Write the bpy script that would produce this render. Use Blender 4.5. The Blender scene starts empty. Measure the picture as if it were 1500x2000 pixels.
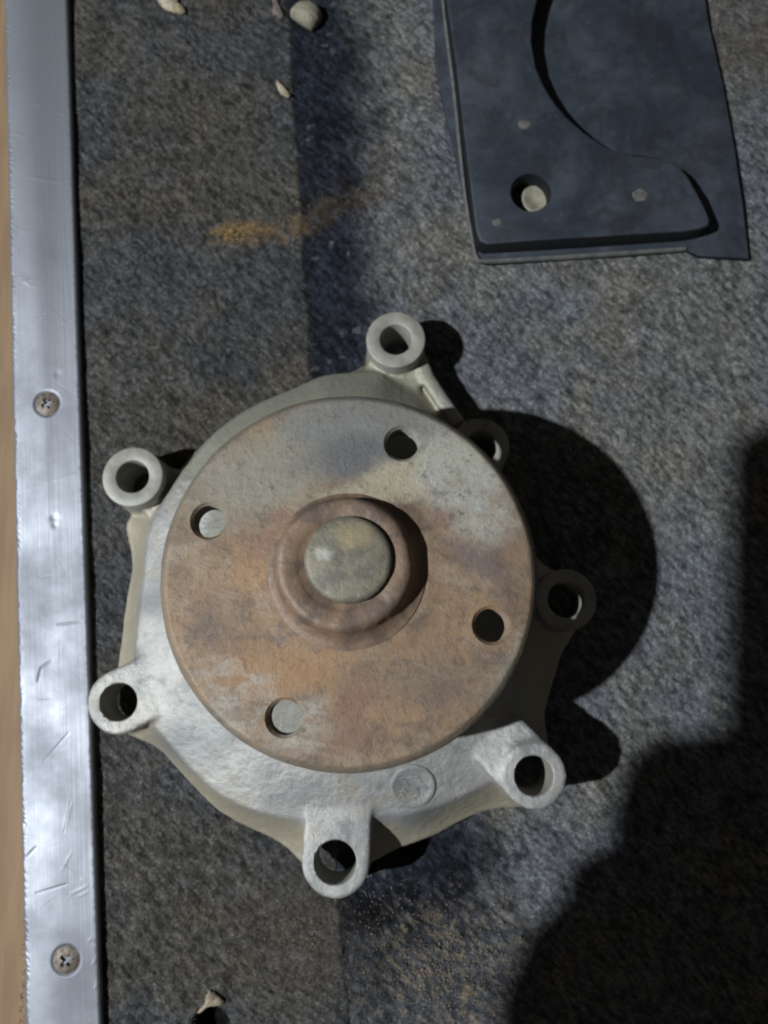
import bpy, bmesh, math, random
import numpy as np
from mathutils import Vector, Matrix

random.seed(7)
rng = np.random.default_rng(11)
scene = bpy.context.scene
MM = 0.001

# ------------------------------------------------------------------ camera
CAM_TILT = math.radians(7.8)
CAM_H = 255.0                                   # millimetres above the carpet
CAM_POS = np.array([0.0, -CAM_H * math.tan(CAM_TILT), CAM_H])
FOC = 1500.0                                    # focal length in photo pixels
cam_data = bpy.data.cameras.new('camera')
cam = bpy.data.objects.new('camera', cam_data)
scene.collection.objects.link(cam)
cam.location = CAM_POS * MM
cam.rotation_euler = (CAM_TILT, 0, 0)
cam_data.sensor_fit = 'VERTICAL'
cam_data.sensor_height = 36.0
cam_data.lens = 36.0 * FOC / 2000.0
cam_data.clip_start = 0.005
cam_data.clip_end = 20.0
scene.camera = cam
cam_data.dof.use_dof = True                     # small phone lens, focused on the flange
cam_data.dof.focus_distance = 0.205
cam_data.dof.aperture_fstop = 12.0

# ------------------------------------------------------------------ world, lamp, exposure
world = bpy.data.worlds.new('World')
scene.world = world
world.use_nodes = True
wbg = world.node_tree.nodes['Background']
wbg.inputs['Color'].default_value = (1.0, 0.97, 0.92, 1)
wbg.inputs['Strength'].default_value = 0.044

LAMP = np.array([-910.0, -195.0, 1100.0])        # hand torch, out of frame on the left
ld = bpy.data.lights.new('torch_lamp', 'AREA')
ld.shape = 'DISK'
ld.size = 0.030
ld.energy = 27.0
ld.color = (0.91, 0.965, 1.0)
lo = bpy.data.objects.new('torch_lamp', ld)
scene.collection.objects.link(lo)
lo.location = LAMP * MM
lo.rotation_euler = (Vector((0, 0, 0)) - Vector(LAMP)).to_track_quat('-Z', 'Y').to_euler()

scene.view_settings.view_transform = 'Standard'
scene.view_settings.look = 'None'
scene.view_settings.exposure = 0.0
scene.view_settings.gamma = 1.0
scene.view_settings.use_curve_mapping = False
scene.render.engine = 'CYCLES'
scene.cycles.use_denoising = True
scene.cycles.filter_width = 2.1
scene.cycles.max_bounces = 8
scene.cycles.diffuse_bounces = 4
scene.cycles.sample_clamp_indirect = 4.0

# ------------------------------------------------------------------ measuring helpers (photo pixel -> place)
ct, st = math.cos(CAM_TILT), math.sin(CAM_TILT)


def ray(u, v):
    x, y, z = (u - 750.0) / FOC, -(v - 1000.0) / FOC, -1.0
    return np.array([x, y * ct - z * st, y * st + z * ct])


def at(u, v, z=0.0):
    d = ray(u, v)
    return CAM_POS + d * ((z - CAM_POS[2]) / d[2])


def pix(p):
    d = np.asarray(p, float) - CAM_POS
    y = d[..., 1] * ct + d[..., 2] * st
    z = -d[..., 1] * st + d[..., 2] * ct
    return np.stack([750 + FOC * d[..., 0] / -z, 1000 - FOC * y / -z], -1)


# ------------------------------------------------------------------ numpy noise
def _h(i, j, s):
    n = (i * 374761393 + j * 668265263 + s * 2147483647) & 0xFFFFFFFF
    n = ((n ^ (n >> 13)) * 1274126177) & 0xFFFFFFFF
    return ((n ^ (n >> 16)) & 0xFFFF) / 65535.0


def vnoise(x, y, s=0):
    xi, yi = np.floor(x).astype(np.int64), np.floor(y).astype(np.int64)
    fx, fy = x - xi, y - yi
    fx, fy = fx * fx * (3 - 2 * fx), fy * fy * (3 - 2 * fy)
    a, b = _h(xi, yi, s), _h(xi + 1, yi, s)
    c, d = _h(xi, yi + 1, s), _h(xi + 1, yi + 1, s)
    return (a * (1 - fx) + b * fx) * (1 - fy) + (c * (1 - fx) + d * fx) * fy


def fbm(x, y, s=0, o=4):
    v, a, t = 0.0, 1.0, 0.0
    for k in range(o):
        v = v + a * vnoise(x * 2 ** k + 17.3 * k, y * 2 ** k - 9.1 * k, s + k)
        t += a
        a *= 0.5
    return v / t


def sstep(a, b, x):
    t = np.clip((x - a) / (b - a), 0, 1)
    return t * t * (3 - 2 * t)


# ------------------------------------------------------------------ mesh helpers (all in millimetres)
def raw_mesh(name, V, F):
    me = bpy.data.meshes.new(name)
    me.from_pydata([tuple(map(float, v)) for v in V], [], [tuple(int(i) for i in f) for f in F])
    me.update()
    return me


def link(name, me, mat=None, parent=None, smooth=True, scale=True):
    if scale:
        me.transform(Matrix.Scale(MM, 4))
    ob = bpy.data.objects.new(name, me)
    scene.collection.objects.link(ob)
    if mat:
        me.materials.clear()
        me.materials.append(mat)
    if smooth:
        me.shade_smooth()
    if parent:
        ob.parent = parent
    return ob


def sharp(me, deg=35):
    me.set_sharp_from_angle(angle=math.radians(deg))


def temp(me):
    ob = bpy.data.objects.new('temp', me)
    scene.collection.objects.link(ob)
    return ob


def bake(ob):
    dg = bpy.context.evaluated_depsgraph_get()
    me = bpy.data.meshes.new_from_object(ob.evaluated_get(dg))
    bpy.data.objects.remove(ob)
    return me


def cut(me, cutters, op='DIFFERENCE'):
    ob = temp(me)
    cs = []
    for c in cutters:
        co = temp(c)
        cs.append(co)
        m = ob.modifiers.new('b', 'BOOLEAN')
        m.operation = op
        m.solver = 'EXACT'
        m.object = co
    out = bake(ob)
    for c in cs:
        bpy.data.objects.remove(c)
    return out


def lathe(prof, n=96, cx=0.0, cy=0.0, wob=None):
    """closed solid of revolution; profile of (r, z) from the axis at the bottom to the axis at the top"""
    V, F, rings = [], [], []
    for r, z in prof:
        if r < 1e-6:
            rings.append([len(V)])
            V.append((cx, cy, z))
        else:
            rings.append(list(range(len(V), len(V) + n)))
            for k in range(n):
                a = 2 * math.pi * k / n
                rr = r * (1 + (wob(a, z) if wob else 0))
                V.append((cx + rr * math.cos(a), cy + rr * math.sin(a), z))
    for a, b in zip(rings[:-1], rings[1:]):
        if len(a) == 1:
            F += [(a[0], b[(k + 1) % n], b[k]) for k in range(n)]
        elif len(b) == 1:
            F += [(a[k], a[(k + 1) % n], b[0]) for k in range(n)]
        else:
            F += [(a[k], a[(k + 1) % n], b[(k + 1) % n], b[k]) for k in range(n)]
    return V, F


def tube(ro, ri, z0, z1, cx, cy, ch=0.7, n=64):
    """a ring with softened edges"""
    prof = [(ri, z0), (ro, z0), (ro, z1 - ch), (ro - ch * 0.3, z1 - ch * 0.3), (ro - ch, z1),
            (ri + ch * 1.1, z1), (ri + ch * 0.35, z1 - ch * 0.35), (ri, z1 - ch * 1.2), (ri, (z0 + z1) / 2)]
    V, F = [], []
    m = len(prof)
    for r, z in prof:
        for k in range(n):
            a = 2 * math.pi * k / n
            V.append((cx + r * math.cos(a), cy + r * math.sin(a), z))
    for j in range(m):
        a, b = j * n, ((j + 1) % m) * n
        F += [(a + k, a + (k + 1) % n, b + (k + 1) % n, b + k) for k in range(n)]
    return V, F


def spline(pts, per=8, closed=True):
    P = [np.array(p, float) for p in pts]
    n, out = len(P), []
    for i in range(n if closed else n - 1):
        if closed:
            p0, p1, p2, p3 = P[i - 1], P[i], P[(i + 1) % n], P[(i + 2) % n]
        else:
            p0, p1, p2, p3 = P[max(i - 1, 0)], P[i], P[i + 1], P[min(i + 2, n - 1)]
        for k in range(per):
            t = k / per
            out.append(0.5 * (2 * p1 + (p2 - p0) * t + (2 * p0 - 5 * p1 + 4 * p2 - p3) * t * t
                              + (3 * p1 - p0 - 3 * p2 + p3) * t ** 3))
    if not closed:
        out.append(P[-1])
    return np.array(out)


def slab(poly, z0, z1, bevel=0.8, seg=3):
    """extruded outline with its top edge rounded"""
    bm = bmesh.new()
    vs = [bm.verts.new((p[0], p[1], z0)) for p in poly]
    f = bm.faces.new(vs)
    bmesh.ops.recalc_face_normals(bm, faces=[f])
    if f.normal.z > 0:
        f.normal_flip()
    r = bmesh.ops.extrude_face_region(bm, geom=[f])
    top = [g for g in r['geom'] if isinstance(g, bmesh.types.BMVert)]
    for v in top:
        v.co.z = z1
    ts = set(top)
    ed = [e for e in bm.edges if e.verts[0] in ts and e.verts[1] in ts]
    if bevel > 0:
        bmesh.ops.bevel(bm, geom=ed, offset=bevel, segments=seg, affect='EDGES', profile=0.5)
    bmesh.ops.recalc_face_normals(bm, faces=bm.faces)
    me = bpy.data.meshes.new('slab')
    bm.to_mesh(me)
    bm.free()
    return me


def grid_obj(name, X, Y, Z, mat, parent=None, col=None):
    ny, nx = X.shape
    co = np.stack([X, Y, Z], -1).reshape(-1, 3) * MM
    idx = np.arange(ny * nx).reshape(ny, nx)
    q = np.stack([idx[:-1, :-1], idx[:-1, 1:], idx[1:, 1:], idx[1:, :-1]], -1).reshape(-1, 4)
    return fast_obj(name, co, q, mat, parent, None if col is None else col.reshape(-1, 3))


def fast_obj(name, co, q, mat, parent=None, col=None):
    me = bpy.data.meshes.new(name)
    k = q.shape[1]
    me.vertices.add(len(co))
    me.vertices.foreach_set('co', co.astype(np.float32).ravel())
    me.loops.add(q.size)
    me.loops.foreach_set('vertex_index', q.astype(np.int32).ravel())
    me.polygons.add(len(q))
    me.polygons.foreach_set('loop_start', np.arange(0, q.size, k, dtype=np.int32))
    me.update(calc_edges=True)
    me.validate()
    if col is not None:
        at_ = me.color_attributes.new('tint', 'FLOAT_COLOR', 'POINT')
        c4 = np.ones((len(co), 4), np.float32)
        c4[:, :3] = col
        at_.data.foreach_set('color', c4.ravel())
    return link(name, me, mat, parent, scale=False)


def tag(o, label=None, cat=None, group=None, kind=None):
    if label:
        o['label'] = label
    if cat:
        o['category'] = cat
    if group:
        o['group'] = group
    if kind:
        o['kind'] = kind
    return o


def empty(name, loc=(0, 0, 0)):
    o = bpy.data.objects.new(name, None)
    o.empty_display_size = 0.02
    scene.collection.objects.link(o)
    o.location = loc
    return o


# ------------------------------------------------------------------ material helpers
class NT:
    def __init__(self, name):
        self.m = bpy.data.materials.new(name)
        self.m.use_nodes = True
        self.t = self.m.node_tree
        self.b = self.t.nodes['Principled BSDF']
        self.co = self.t.nodes.new('ShaderNodeTexCoord').outputs['Object']

    def n(self, ty, **kw):
        nd = self.t.nodes.new(ty)
        for k, v in kw.items():
            setattr(nd, k, v)
        return nd

    def put(self, sock, v):
        if hasattr(v, 'is_output'):
            self.t.links.new(v, sock)
        elif isinstance(v, (tuple, list)) and len(v) == 3 and sock.type == 'RGBA':
            sock.default_value = (*v, 1)
        else:
            sock.default_value = v

    def set(self, name, v):
        self.put(self.b.inputs[name], v)
        return self

    def noise(self, scale, detail=4, rough=0.55, dist=0.0, vec=None, stretch=None, rot=0.0):
        vec = vec or self.co
        if stretch or rot:
            mp = self.n('ShaderNodeMapping')
            self.t.links.new(vec, mp.inputs['Vector'])
            mp.inputs['Rotation'].default_value = (0, 0, rot)
            mp.inputs['Scale'].default_value = stretch or (1, 1, 1)
            vec = mp.outputs['Vector']
        nd = self.n('ShaderNodeTexNoise')
        self.t.links.new(vec, nd.inputs['Vector'])
        for k, v in (('Scale', scale), ('Detail', detail), ('Roughness', rough), ('Distortion', dist)):
            nd.inputs[k].default_value = v
        return nd.outputs['Fac']

    def ramp(self, f, a, b, lo=0.0, hi=1.0):
        nd = self.n('ShaderNodeMapRange', interpolation_type='SMOOTHSTEP')
        self.put(nd.inputs['Value'], f)
        for k, v in (('From Min', a), ('From Max', b), ('To Min', lo), ('To Max', hi)):
            nd.inputs[k].default_value = v
        return nd.outputs['Result']

    def mix(self, f, a, b, mode='MIX'):
        nd = self.n('ShaderNodeMix', data_type='RGBA', blend_type=mode)
        self.put(nd.inputs[0], f)
        self.put(nd.inputs[6], a)
        self.put(nd.inputs[7], b)
        return nd.outputs[2]

    def math(self, op, a, b=0.0):
        nd = self.n('ShaderNodeMath', operation=op)
        self.put(nd.inputs[0], a)
        self.put(nd.inputs[1], b)
        return nd.outputs[0]

    def spot(self, p, r, soft=0.6, sx=1.0, sy=1.0, rot=0.0, warp=0.0, ws=90.0):
        """mask: 1 inside a ragged ellipse round p (object space, mm)"""
        vec = self.co
        if warp:
            nz = self.n('ShaderNodeTexNoise')
            self.t.links.new(vec, nz.inputs['Vector'])
            nz.inputs['Scale'].default_value = ws
            nz.inputs['Detail'].default_value = 5
            sub = self.n('ShaderNodeVectorMath', operation='SUBTRACT')
            self.t.links.new(nz.outputs['Color'], sub.inputs[0])
            sub.inputs[1].default_value = (0.5, 0.5, 0.5)
            mul = self.n('ShaderNodeVectorMath', operation='SCALE')
            self.t.links.new(sub.outputs[0], mul.inputs[0])
            mul.inputs['Scale'].default_value = warp * MM
            add = self.n('ShaderNodeVectorMath', operation='ADD')
            self.t.links.new(vec, add.inputs[0])
            self.t.links.new(mul.outputs[0], add.inputs[1])
            vec = add.outputs[0]
        s1 = self.n('ShaderNodeVectorMath', operation='SUBTRACT')
        self.t.links.new(vec, s1.inputs[0])
        s1.inputs[1].default_value = (p[0] * MM, p[1] * MM, 0)
        mp = self.n('ShaderNodeMapping')
        self.t.links.new(s1.outputs[0], mp.inputs['Vector'])
        mp.inputs['Rotation'].default_value = (0, 0, -rot)
        mp2 = self.n('ShaderNodeMapping')
        self.t.links.new(mp.outputs[0], mp2.inputs['Vector'])
        mp2.inputs['Scale'].default_value = (1 / sx, 1 / sy, 0)
        ln = self.n('ShaderNodeVectorMath', operation='LENGTH')
        self.t.links.new(mp2.outputs[0], ln.inputs[0])
        return self.ramp(ln.outputs['Value'], r * MM * (1 - soft), r * MM, 1, 0)

    def bump(self, h, strength=0.5, dist=0.2, nrm=None):
        nd = self.n('ShaderNodeBump')
        nd.inputs['Strength'].default_value = strength
        nd.inputs['Distance'].default_value = dist * MM
        self.put(nd.inputs['Height'], h)
        if nrm:
            self.t.links.new(nrm, nd.inputs['Normal'])
        return nd.outputs['Normal']


# ================================================================== CARPET AND FLOOR
def carpet_material(name):
    t = NT(name)
    tint = t.n('ShaderNodeAttribute', attribute_name='tint').outputs['Color']
    f1 = t.noise(1050, 5, 0.65)
    f2 = t.noise(2200, 3, 0.6)
    k = t.math('MULTIPLY', t.ramp(f1, 0.25, 0.8, 0.55, 1.6), t.ramp(f2, 0.2, 0.8, 0.75, 1.3))
    t.set('Base Color', t.mix(1.0, tint, k, 'MULTIPLY'))
    t.set('Roughness', 0.95)
    t.set('Specular IOR Level', 0.12)
    t.set('Sheen Weight', 0.03)
    nm = t.bump(t.noise(1400, 4, 0.7), 0.7, 0.35)
    t.set('Normal', nm)
    return t.m


M_CARPET = carpet_material('felt_carpet')
FLAP_Z = 0.75
EDGE_PX = [(548, -160), (552, 0), (562, 60), (566, 150), (572, 250), (579, 340), (584, 430), (590, 520), (598, 640),
           (602, 740), (615, 900), (628, 1150), (642, 1450), (655, 1720), (664, 1850), (674, 2000), (684, 2200)]
EDGE = spline([at(u, v, FLAP_Z)[:2] for u, v in EDGE_PX], 10, False)
EO = np.argsort(EDGE[:, 1])


def edge_x(y):
    return np.interp(y, EDGE[EO, 1], EDGE[EO, 0])


def seg_mask(px, a, b, w0, w1):
    """soft capsule in ground-plan pixels"""
    a, b = np.array(a, float), np.array(b, float)
    d = b - a
    t = np.clip(((px - a) @ d) / (d @ d), 0, 1)
    q = px - (a + t[..., None] * d)
    return 1 - sstep(w0, w1, np.hypot(q[..., 0], q[..., 1]))


def carpet_tint(X, Y, flap):
    """the carpet's own colour: two cloths, wear, rubbed-in rust dust, grime"""
    P = pix(np.stack([X, Y, np.full_like(X, FLAP_Z if flap else 0.0)], -1))
    n1 = fbm(X / 28, Y / 28, 3, 4)
    n2 = fbm(X / 7, Y / 7, 9, 4)
    n3 = fbm(X / 1.6, Y / 1.6, 21, 3)
    ua, va = X * 0.88 - Y * -0.47, X * -0.47 + Y * -0.88
    n5 = fbm(ua / 1.0, va / 1.0, 31, 2)
    if flap:
        a = np.array([0.062, 0.058, 0.053])
        b = np.array([0.052, 0.053, 0.057])
    else:
        a = np.array([0.122, 0.120, 0.117])
        b = np.array([0.106, 0.111, 0.123])
    w = sstep(0.35, 0.65, n1)[..., None]
    C = a * (1 - w) + b * w
    C = C * (0.80 + 0.40 * n2)[..., None] * np.clip(0.02 + 2.0 * n5, 0.3, 2.0)[..., None]
    warm = sstep(0.5, 0.7, fbm(X / 16 + 90, Y / 16, 55, 4))[..., None]
    C = C * (1 + warm * np.array([0.08, 0.04, -0.06]))
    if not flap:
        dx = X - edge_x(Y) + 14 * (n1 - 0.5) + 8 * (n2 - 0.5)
        # darker navy nap beside the flap (above and below the pump)
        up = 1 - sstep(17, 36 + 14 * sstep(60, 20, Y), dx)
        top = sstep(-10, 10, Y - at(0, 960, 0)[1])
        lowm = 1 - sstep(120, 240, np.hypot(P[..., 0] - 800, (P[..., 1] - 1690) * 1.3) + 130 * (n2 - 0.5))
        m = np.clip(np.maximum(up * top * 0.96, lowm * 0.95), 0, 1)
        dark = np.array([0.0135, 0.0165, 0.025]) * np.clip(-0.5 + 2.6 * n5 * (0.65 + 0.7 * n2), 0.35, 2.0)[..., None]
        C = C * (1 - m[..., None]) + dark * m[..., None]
        # brown grit ground in at the bottom
        g = 1 - sstep(60, 210, np.hypot((P[..., 0] - 850) * 0.8, P[..., 1] - 1900) + 120 * (n2 - 0.5))
        sp = 0.8 * sstep(0.54, 0.68, n5 + 0.35 * (n2 - 0.5)) * g
        C = C * (1 - 0.35 * g[..., None])
        C = C * (1 - sp[..., None]) + np.array([0.165, 0.130, 0.088]) * sp[..., None]
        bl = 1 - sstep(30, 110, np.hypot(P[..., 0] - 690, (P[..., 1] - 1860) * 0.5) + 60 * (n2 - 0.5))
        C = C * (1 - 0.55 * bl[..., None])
        tn = 1 - sstep(40, 150, np.hypot(P[..., 0] - 1470, (P[..., 1] - 60) * 0.7))
        C = C + (np.array([0.075, 0.06, 0.045]) - C) * (0.6 * tn * n2 * 1.6)[..., None].clip(0, 1)
    else:
        bw = 1 - sstep(60, 230, np.hypot(P[..., 0] - 640, P[..., 1] - 1800) + 90 * (n2 - 0.5))
        C = C + (np.array([0.070, 0.060, 0.048]) - C) * (0.55 * bw)[..., None]
    # orange dust streak
    Pw = P + np.stack([n2 - 0.5, fbm(X / 5 + 40, Y / 5, 90, 3) - 0.5], -1) * 60
    s = np.maximum(seg_mask(Pw, (422, 462), (512, 456), 0, 30), 0.45 * seg_mask(Pw, (540, 450), (600, 432), 0, 32))
    s = np.maximum(s, 0.18 * seg_mask(Pw, (630, 415), (730, 370), 0, 60))
    s = s * sstep(0.30, 0.60, n2 * 0.45 + n3 * 0.6)
    C = C + (np.array([0.20, 0.128, 0.052]) - C) * (0.95 * s)[..., None]
    # stray pale flecks
    fl = sstep(0.83, 0.90, vnoise(X / 2.1, Y / 1.5, 77)) * sstep(0.5, 0.8, vnoise(X / 19, Y / 19, 78))
    C = C + (np.array([0.14, 0.14, 0.14]) - C) * (0.5 * fl)[..., None]
    return np.clip(C, 0.004, 1)


def carpet_relief(X, Y):
    a = 0.5
    u, v = X * math.cos(a) - Y * math.sin(a), X * math.sin(a) + Y * math.cos(a)
    return (0.42 * (fbm(u / 1.15, v / 1.15, 40, 1) - 0.5) + 1.2 * (fbm(X / 22, Y / 22, 44, 2) - 0.5))


# lower carpet
ST = 0.55
gx = np.arange(-47, 200, ST)
gy = np.arange(-215, 245, ST)
X, Y = np.meshgrid(gx, gy)
Z = carpet_relief(X, Y) - 0.4
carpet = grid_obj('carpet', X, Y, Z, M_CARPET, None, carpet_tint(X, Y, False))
tag(carpet, 'grey blue needle felt carpet under the pump and the rubber pad', kind='structure')

# upper carpet flap
HOLE = at(412, 2004, FLAP_Z)[:2]
ncol = 170
gy = np.arange(-215, 245, ST)
T = np.linspace(0, 1, ncol)
XE = edge_x(gy) + 0.9 * (fbm(gy / 3.0, gy * 0, 60, 3) - 0.5) + 1.2 * (fbm(gy / 11.0, gy * 0, 63, 3) - 0.5)
XL = np.interp(gy, [at(90, 2000, 3)[1], at(90, 0, 3)[1]], [at(120, 2000, 3)[0], at(75, 0, 3)[0]])
X = XL[:, None] + (XE - XL)[:, None] * T[None, :]
Y = np.repeat(gy[:, None], ncol, 1)
Z = FLAP_Z + carpet_relief(X, Y) - 0.4
dist = XE[:, None] - X
tl = carpet_tint(X, Y, True)
hd = np.hypot((X - HOLE[0]) * 0.92, Y - HOLE[1]) + 0.9 * (fbm(X / 2, Y / 2, 71, 3) - 0.5)
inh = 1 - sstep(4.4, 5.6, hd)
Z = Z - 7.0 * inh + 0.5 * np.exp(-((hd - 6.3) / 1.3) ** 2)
tl = tl * (1 - 0.93 * inh[..., None])  # inside of the hole darkened: its shade is painted into the tint
# fold the rim down
nx = 6
ang = np.linspace(0, 1, nx + 1)[1:]
Xr = XE[:, None] + 1.6 * ang[None, :]
Yr = np.repeat(gy[:, None], nx, 1)
Zr = Z[:, -1:] - 1.15 * (ang ** 1.3)[None, :]
X, Y, Z = np.hstack([X, Xr]), np.hstack([Y, Yr]), np.hstack([Z, Zr])
tl = np.concatenate([tl, np.repeat(tl[:, -1:, :] * 1.1, nx, 1)], 1)
flap = grid_obj('carpet', X, Y, Z, M_CARPET, None, tl)
tag(flap, 'charcoal carpet flap between the aluminium strip and the cloth step', kind='structure')


# loose felt fibres standing off both cloths
def fibres(name, n, flapside):
    gx_ = rng.uniform(-112 if flapside else -60, -10 if flapside else 150, n * 2)
    gy_ = rng.uniform(-180, 200, n * 2)
    e = edge_x(gy_)
    keep = (gx_ < e + 0.3) if flapside else (gx_ > e + 0.2)
    if flapside:
        keep &= np.hypot(gx_ - HOLE[0], gy_ - HOLE[1]) > 5.2
    gx_, gy_ = gx_[keep][:n], gy_[keep][:n]
    m = len(gx_)
    L = rng.uniform(0.8, 2.4, m)
    a = rng.uniform(0, math.pi, m) + math.pi * (rng.random(m) < 0.5)
    cv = rng.normal(0, 0.6, m)
    wd = rng.uniform(0.03, 0.065, m)
    zb = (FLAP_Z + carpet_relief(gx_, gy_) - 0.4) if flapside else carpet_relief(gx_, gy_) - 0.4
    hh = rng.uniform(0.08, 0.40, m)
    Vs = []
    for k, t in enumerate((-0.5, 0.0, 0.5)):
        aa = a + cv * t
        cx, cy = gx_ + L * t * np.cos(aa), gy_ + L * t * np.sin(aa)
        cz = zb + hh * (1 - (2 * t) ** 2) + 0.05
        nx_, ny_ = -np.sin(aa) * wd, np.cos(aa) * wd
        Vs += [np.stack([cx - nx_, cy - ny_, cz], -1), np.stack([cx + nx_, cy + ny_, cz + 0.06], -1)]
    co = np.stack(Vs, 1).reshape(-1, 3) * MM
    b = np.arange(m)[:, None] * 6
    q = np.concatenate([b + np.array([0, 2, 3, 1]), b + np.array([2, 4, 5, 3])], 0)
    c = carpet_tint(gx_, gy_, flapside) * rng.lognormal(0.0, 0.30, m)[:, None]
    o = fast_obj(name, co, q, M_FIBRE, None, np.repeat(np.clip(c, 0, 0.5), 6, 0))
    return o


t = NT('felt_fibre')
t.set('Base Color', t.n('ShaderNodeAttribute', attribute_name='tint').outputs['Color'])
t.set('Roughness', 0.9).set('Specular IOR Level', 0.15)
M_FIBRE = t.m
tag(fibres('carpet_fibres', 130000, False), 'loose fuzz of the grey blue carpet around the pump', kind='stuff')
tag(fibres('carpet_fibres', 55000, True), 'loose fuzz of the charcoal carpet flap beside the strip', kind='stuff')

# board under the sill strip (the tan sliver at the left edge)
t = NT('tan_board')
g = t.noise(40, 5, 0.6, stretch=(6, 0.6, 1))
t.set('Base Color', t.mix(t.ramp(g, 0.3, 0.7), (0.20, 0.125, 0.068), (0.27, 0.17, 0.092)))
t.set('Roughness', 0.75)
t.set('Normal', t.bump(t.noise(300, 4, 0.6, stretch=(4, 0.5, 1)), 0.3, 0.2))
M_BOARD = t.m
bx = np.arange(-260, 201, 20.0)
by = np.arange(-260, 261, 20.0)
X, Y = np.meshgrid(bx, by)
tag(grid_obj('floor', X, Y, np.full_like(X, -9.0), M_BOARD), 'tan board under the carpets', kind='structure')

# ================================================================== ALUMINIUM SILL STRIP
S_TOP = 3.1
A0, A1 = at(28, 1000, S_TOP - 0.6), at(36.5, 1500, S_TOP - 0.6)
B0, B1 = at(164, 1000, S_TOP), at(180.5, 1500, S_TOP)
sd = (B1 - B0)[:2]
sd = sd / np.linalg.norm(sd)
if sd[1] < 0:
    sd = -sd                                    # along the strip, up the picture
sn = np.array([sd[1], -sd[0]])                  # across, to the right
W = float((B0 - A0)[:2] @ sn)
S0 = A0[:2] - sd * float((A0[:2]) @ sd)         # left edge point nearest the origin


def strip_uv(u, v):
    p = at(u, v, S_TOP)[:2] - S0
    return np.array([p @ sn, p @ sd])


SCRATCH = [((34, 536), (70, 566), 0.45, 0.16), ((46, 545), (60, 552), 0.7, 0.2), ((98, 941), (160, 923), 0.3, 0.13), ((112, 1220), (160, 1214), 0.3, -0.2),
           ((74, 1330), (80, 1305), 0.45, -0.2), ((80, 1305), (100, 1290), 0.45, -0.2), ((40, 342), (132, 358), 0.4, 0.12),
           ((60, 200), (88, 208), 0.35, 0.15), ((20, 255), (58, 272), 0.3, 0.12), ((70, 1745), (130, 1727), 0.3, -0.16),
           ((130, 1750), (178, 1727), 0.3, 0.16), ((145, 1755), (180, 1738), 0.25, 0.12), ((115, 1710), (145, 1655), 0.25, 0.14),
           ((125, 1625), (138, 1565), 0.5, 0.14), ((50, 1675), (70, 1655), 0.35, -0.22), ((85, 1487), (135, 1430), 0.3, -0.10),
           ((60, 640), (105, 588), 0.25, 0.08), ((125, 1690), (158, 1716), 0.4, -0.08), ((20, 442), (60, 455), 0.25, 0.10),
           ((95, 215), (135, 225), 0.25, 0.10), ((75, 1365), (100, 1363), 0.3, -0.1), ((85, 1180), (145, 1172), 0.4, 0.08),
           ((98, 60), (108, 66), 0.4, 0.12), ((170, 1840), (182, 1832), 0.3, 0.2), ((178, 1890), (190, 1868), 0.3, 0.2),
           ((182, 1935), (192, 1920), 0.3, 0.2), ((100, 1125), (75, 1128), 0.4, -0.06)]
for k in range(170):
    u0, v0 = random.uniform(20, 175), random.uniform(-60, 2060)
    a, l = random.gauss(-0.25, 0.5) if k % 3 else random.gauss(1.5, 0.06), random.uniform(12, 60) * (1 if k % 3 else 3)
    SCRATCH.append(((u0, v0), (u0 + l * math.cos(a), v0 + l * math.sin(a)), random.uniform(0.10, 0.16),
                    random.choice((-1, 1)) * random.uniform(0.008, 0.03)))
us = np.concatenate([np.linspace(0, 2.6, 16), np.linspace(2.8, W - 1.2, 78), np.linspace(W - 1.0, W, 9)])
vs = np.arange(-245, 255, 0.26)
U, Vv = np.meshgrid(us, vs)
Z = np.full_like(U, S_TOP)
rl = np.clip(1.5 - U, 0, 1.5) / 1.5
Z -= 1.1 * rl ** 2
Z -= 0.5 * (np.clip(U - (W - 0.9), 0, 0.9) / 0.9) ** 2
# knurled, battered left edge
per = 2.3 + 0 * Vv
ph = Vv / per + 0.35 * U + 3.5 * fbm(Vv / 7, Vv * 0, 5, 4)
kn = (np.abs((ph % 1) - 0.5) * 2)
amp = (1 - sstep(0.6, 2.5, U)) * (0.08 + 0.62 * vnoise(Vv / 6.0, Vv * 0 + 3.0, 8) ** 2)
Z -= amp * kn ** 2
Z -= 0.30 * (1 - sstep(0.0, 2.2, U)) * sstep(0.62, 0.8, vnoise(Vv / 2.3, U * 0 + 7, 15))
Z -= 0.12 * sstep(W - 1.4, W, U) * sstep(0.45, 0.9, vnoise(Vv / 0.9, U * 0, 18))
Z += 0.10 * (fbm(U / 9, Vv / 25, 30, 3) - 0.5) + 0.012 * (vnoise(U / 0.3, Vv / 14, 33) - 0.5)
for (a, b, w, h) in SCRATCH:
    a, b = strip_uv(*a), strip_uv(*b)
    d = b - a
    t_ = np.clip(((U - a[0]) * d[0] + (Vv - a[1]) * d[1]) / (d @ d), 0, 1)
    r = np.hypot(U - a[0] - t_ * d[0], Vv - a[1] - t_ * d[1])
    e = np.exp(-(r / w) ** 2) * np.sqrt(np.clip(np.sin(np.pi * np.clip(t_, 0.02, 0.98)), 0, 1))
    h = h * 0.62
    Z += 1.2 * h * e - 1.1 * abs(h) * np.exp(-(r / (w * 0.45)) ** 2) * (e > 0.1)
for (c, rr, dp) in [((105, 1012), 1.3, 0.25), ((107, 1026), 0.9, 0.2), ((112, 730), 1.2, 0.1), ((132, 1275), 2.2, 0.12), ((60, 1100), 3, .1)]:
    c = strip_uv(*c)
    Z -= dp * np.exp(-(np.hypot(U - c[0], Vv - c[1]) / rr) ** 2)
SCREWS = [strip_uv(92, 788), strip_uv(129, 1876)]
for c in SCREWS:
    r = np.hypot(U - c[0], Vv - c[1])
    Z -= 0.55 * (1 - sstep(3.7, 5.0, r))
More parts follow.
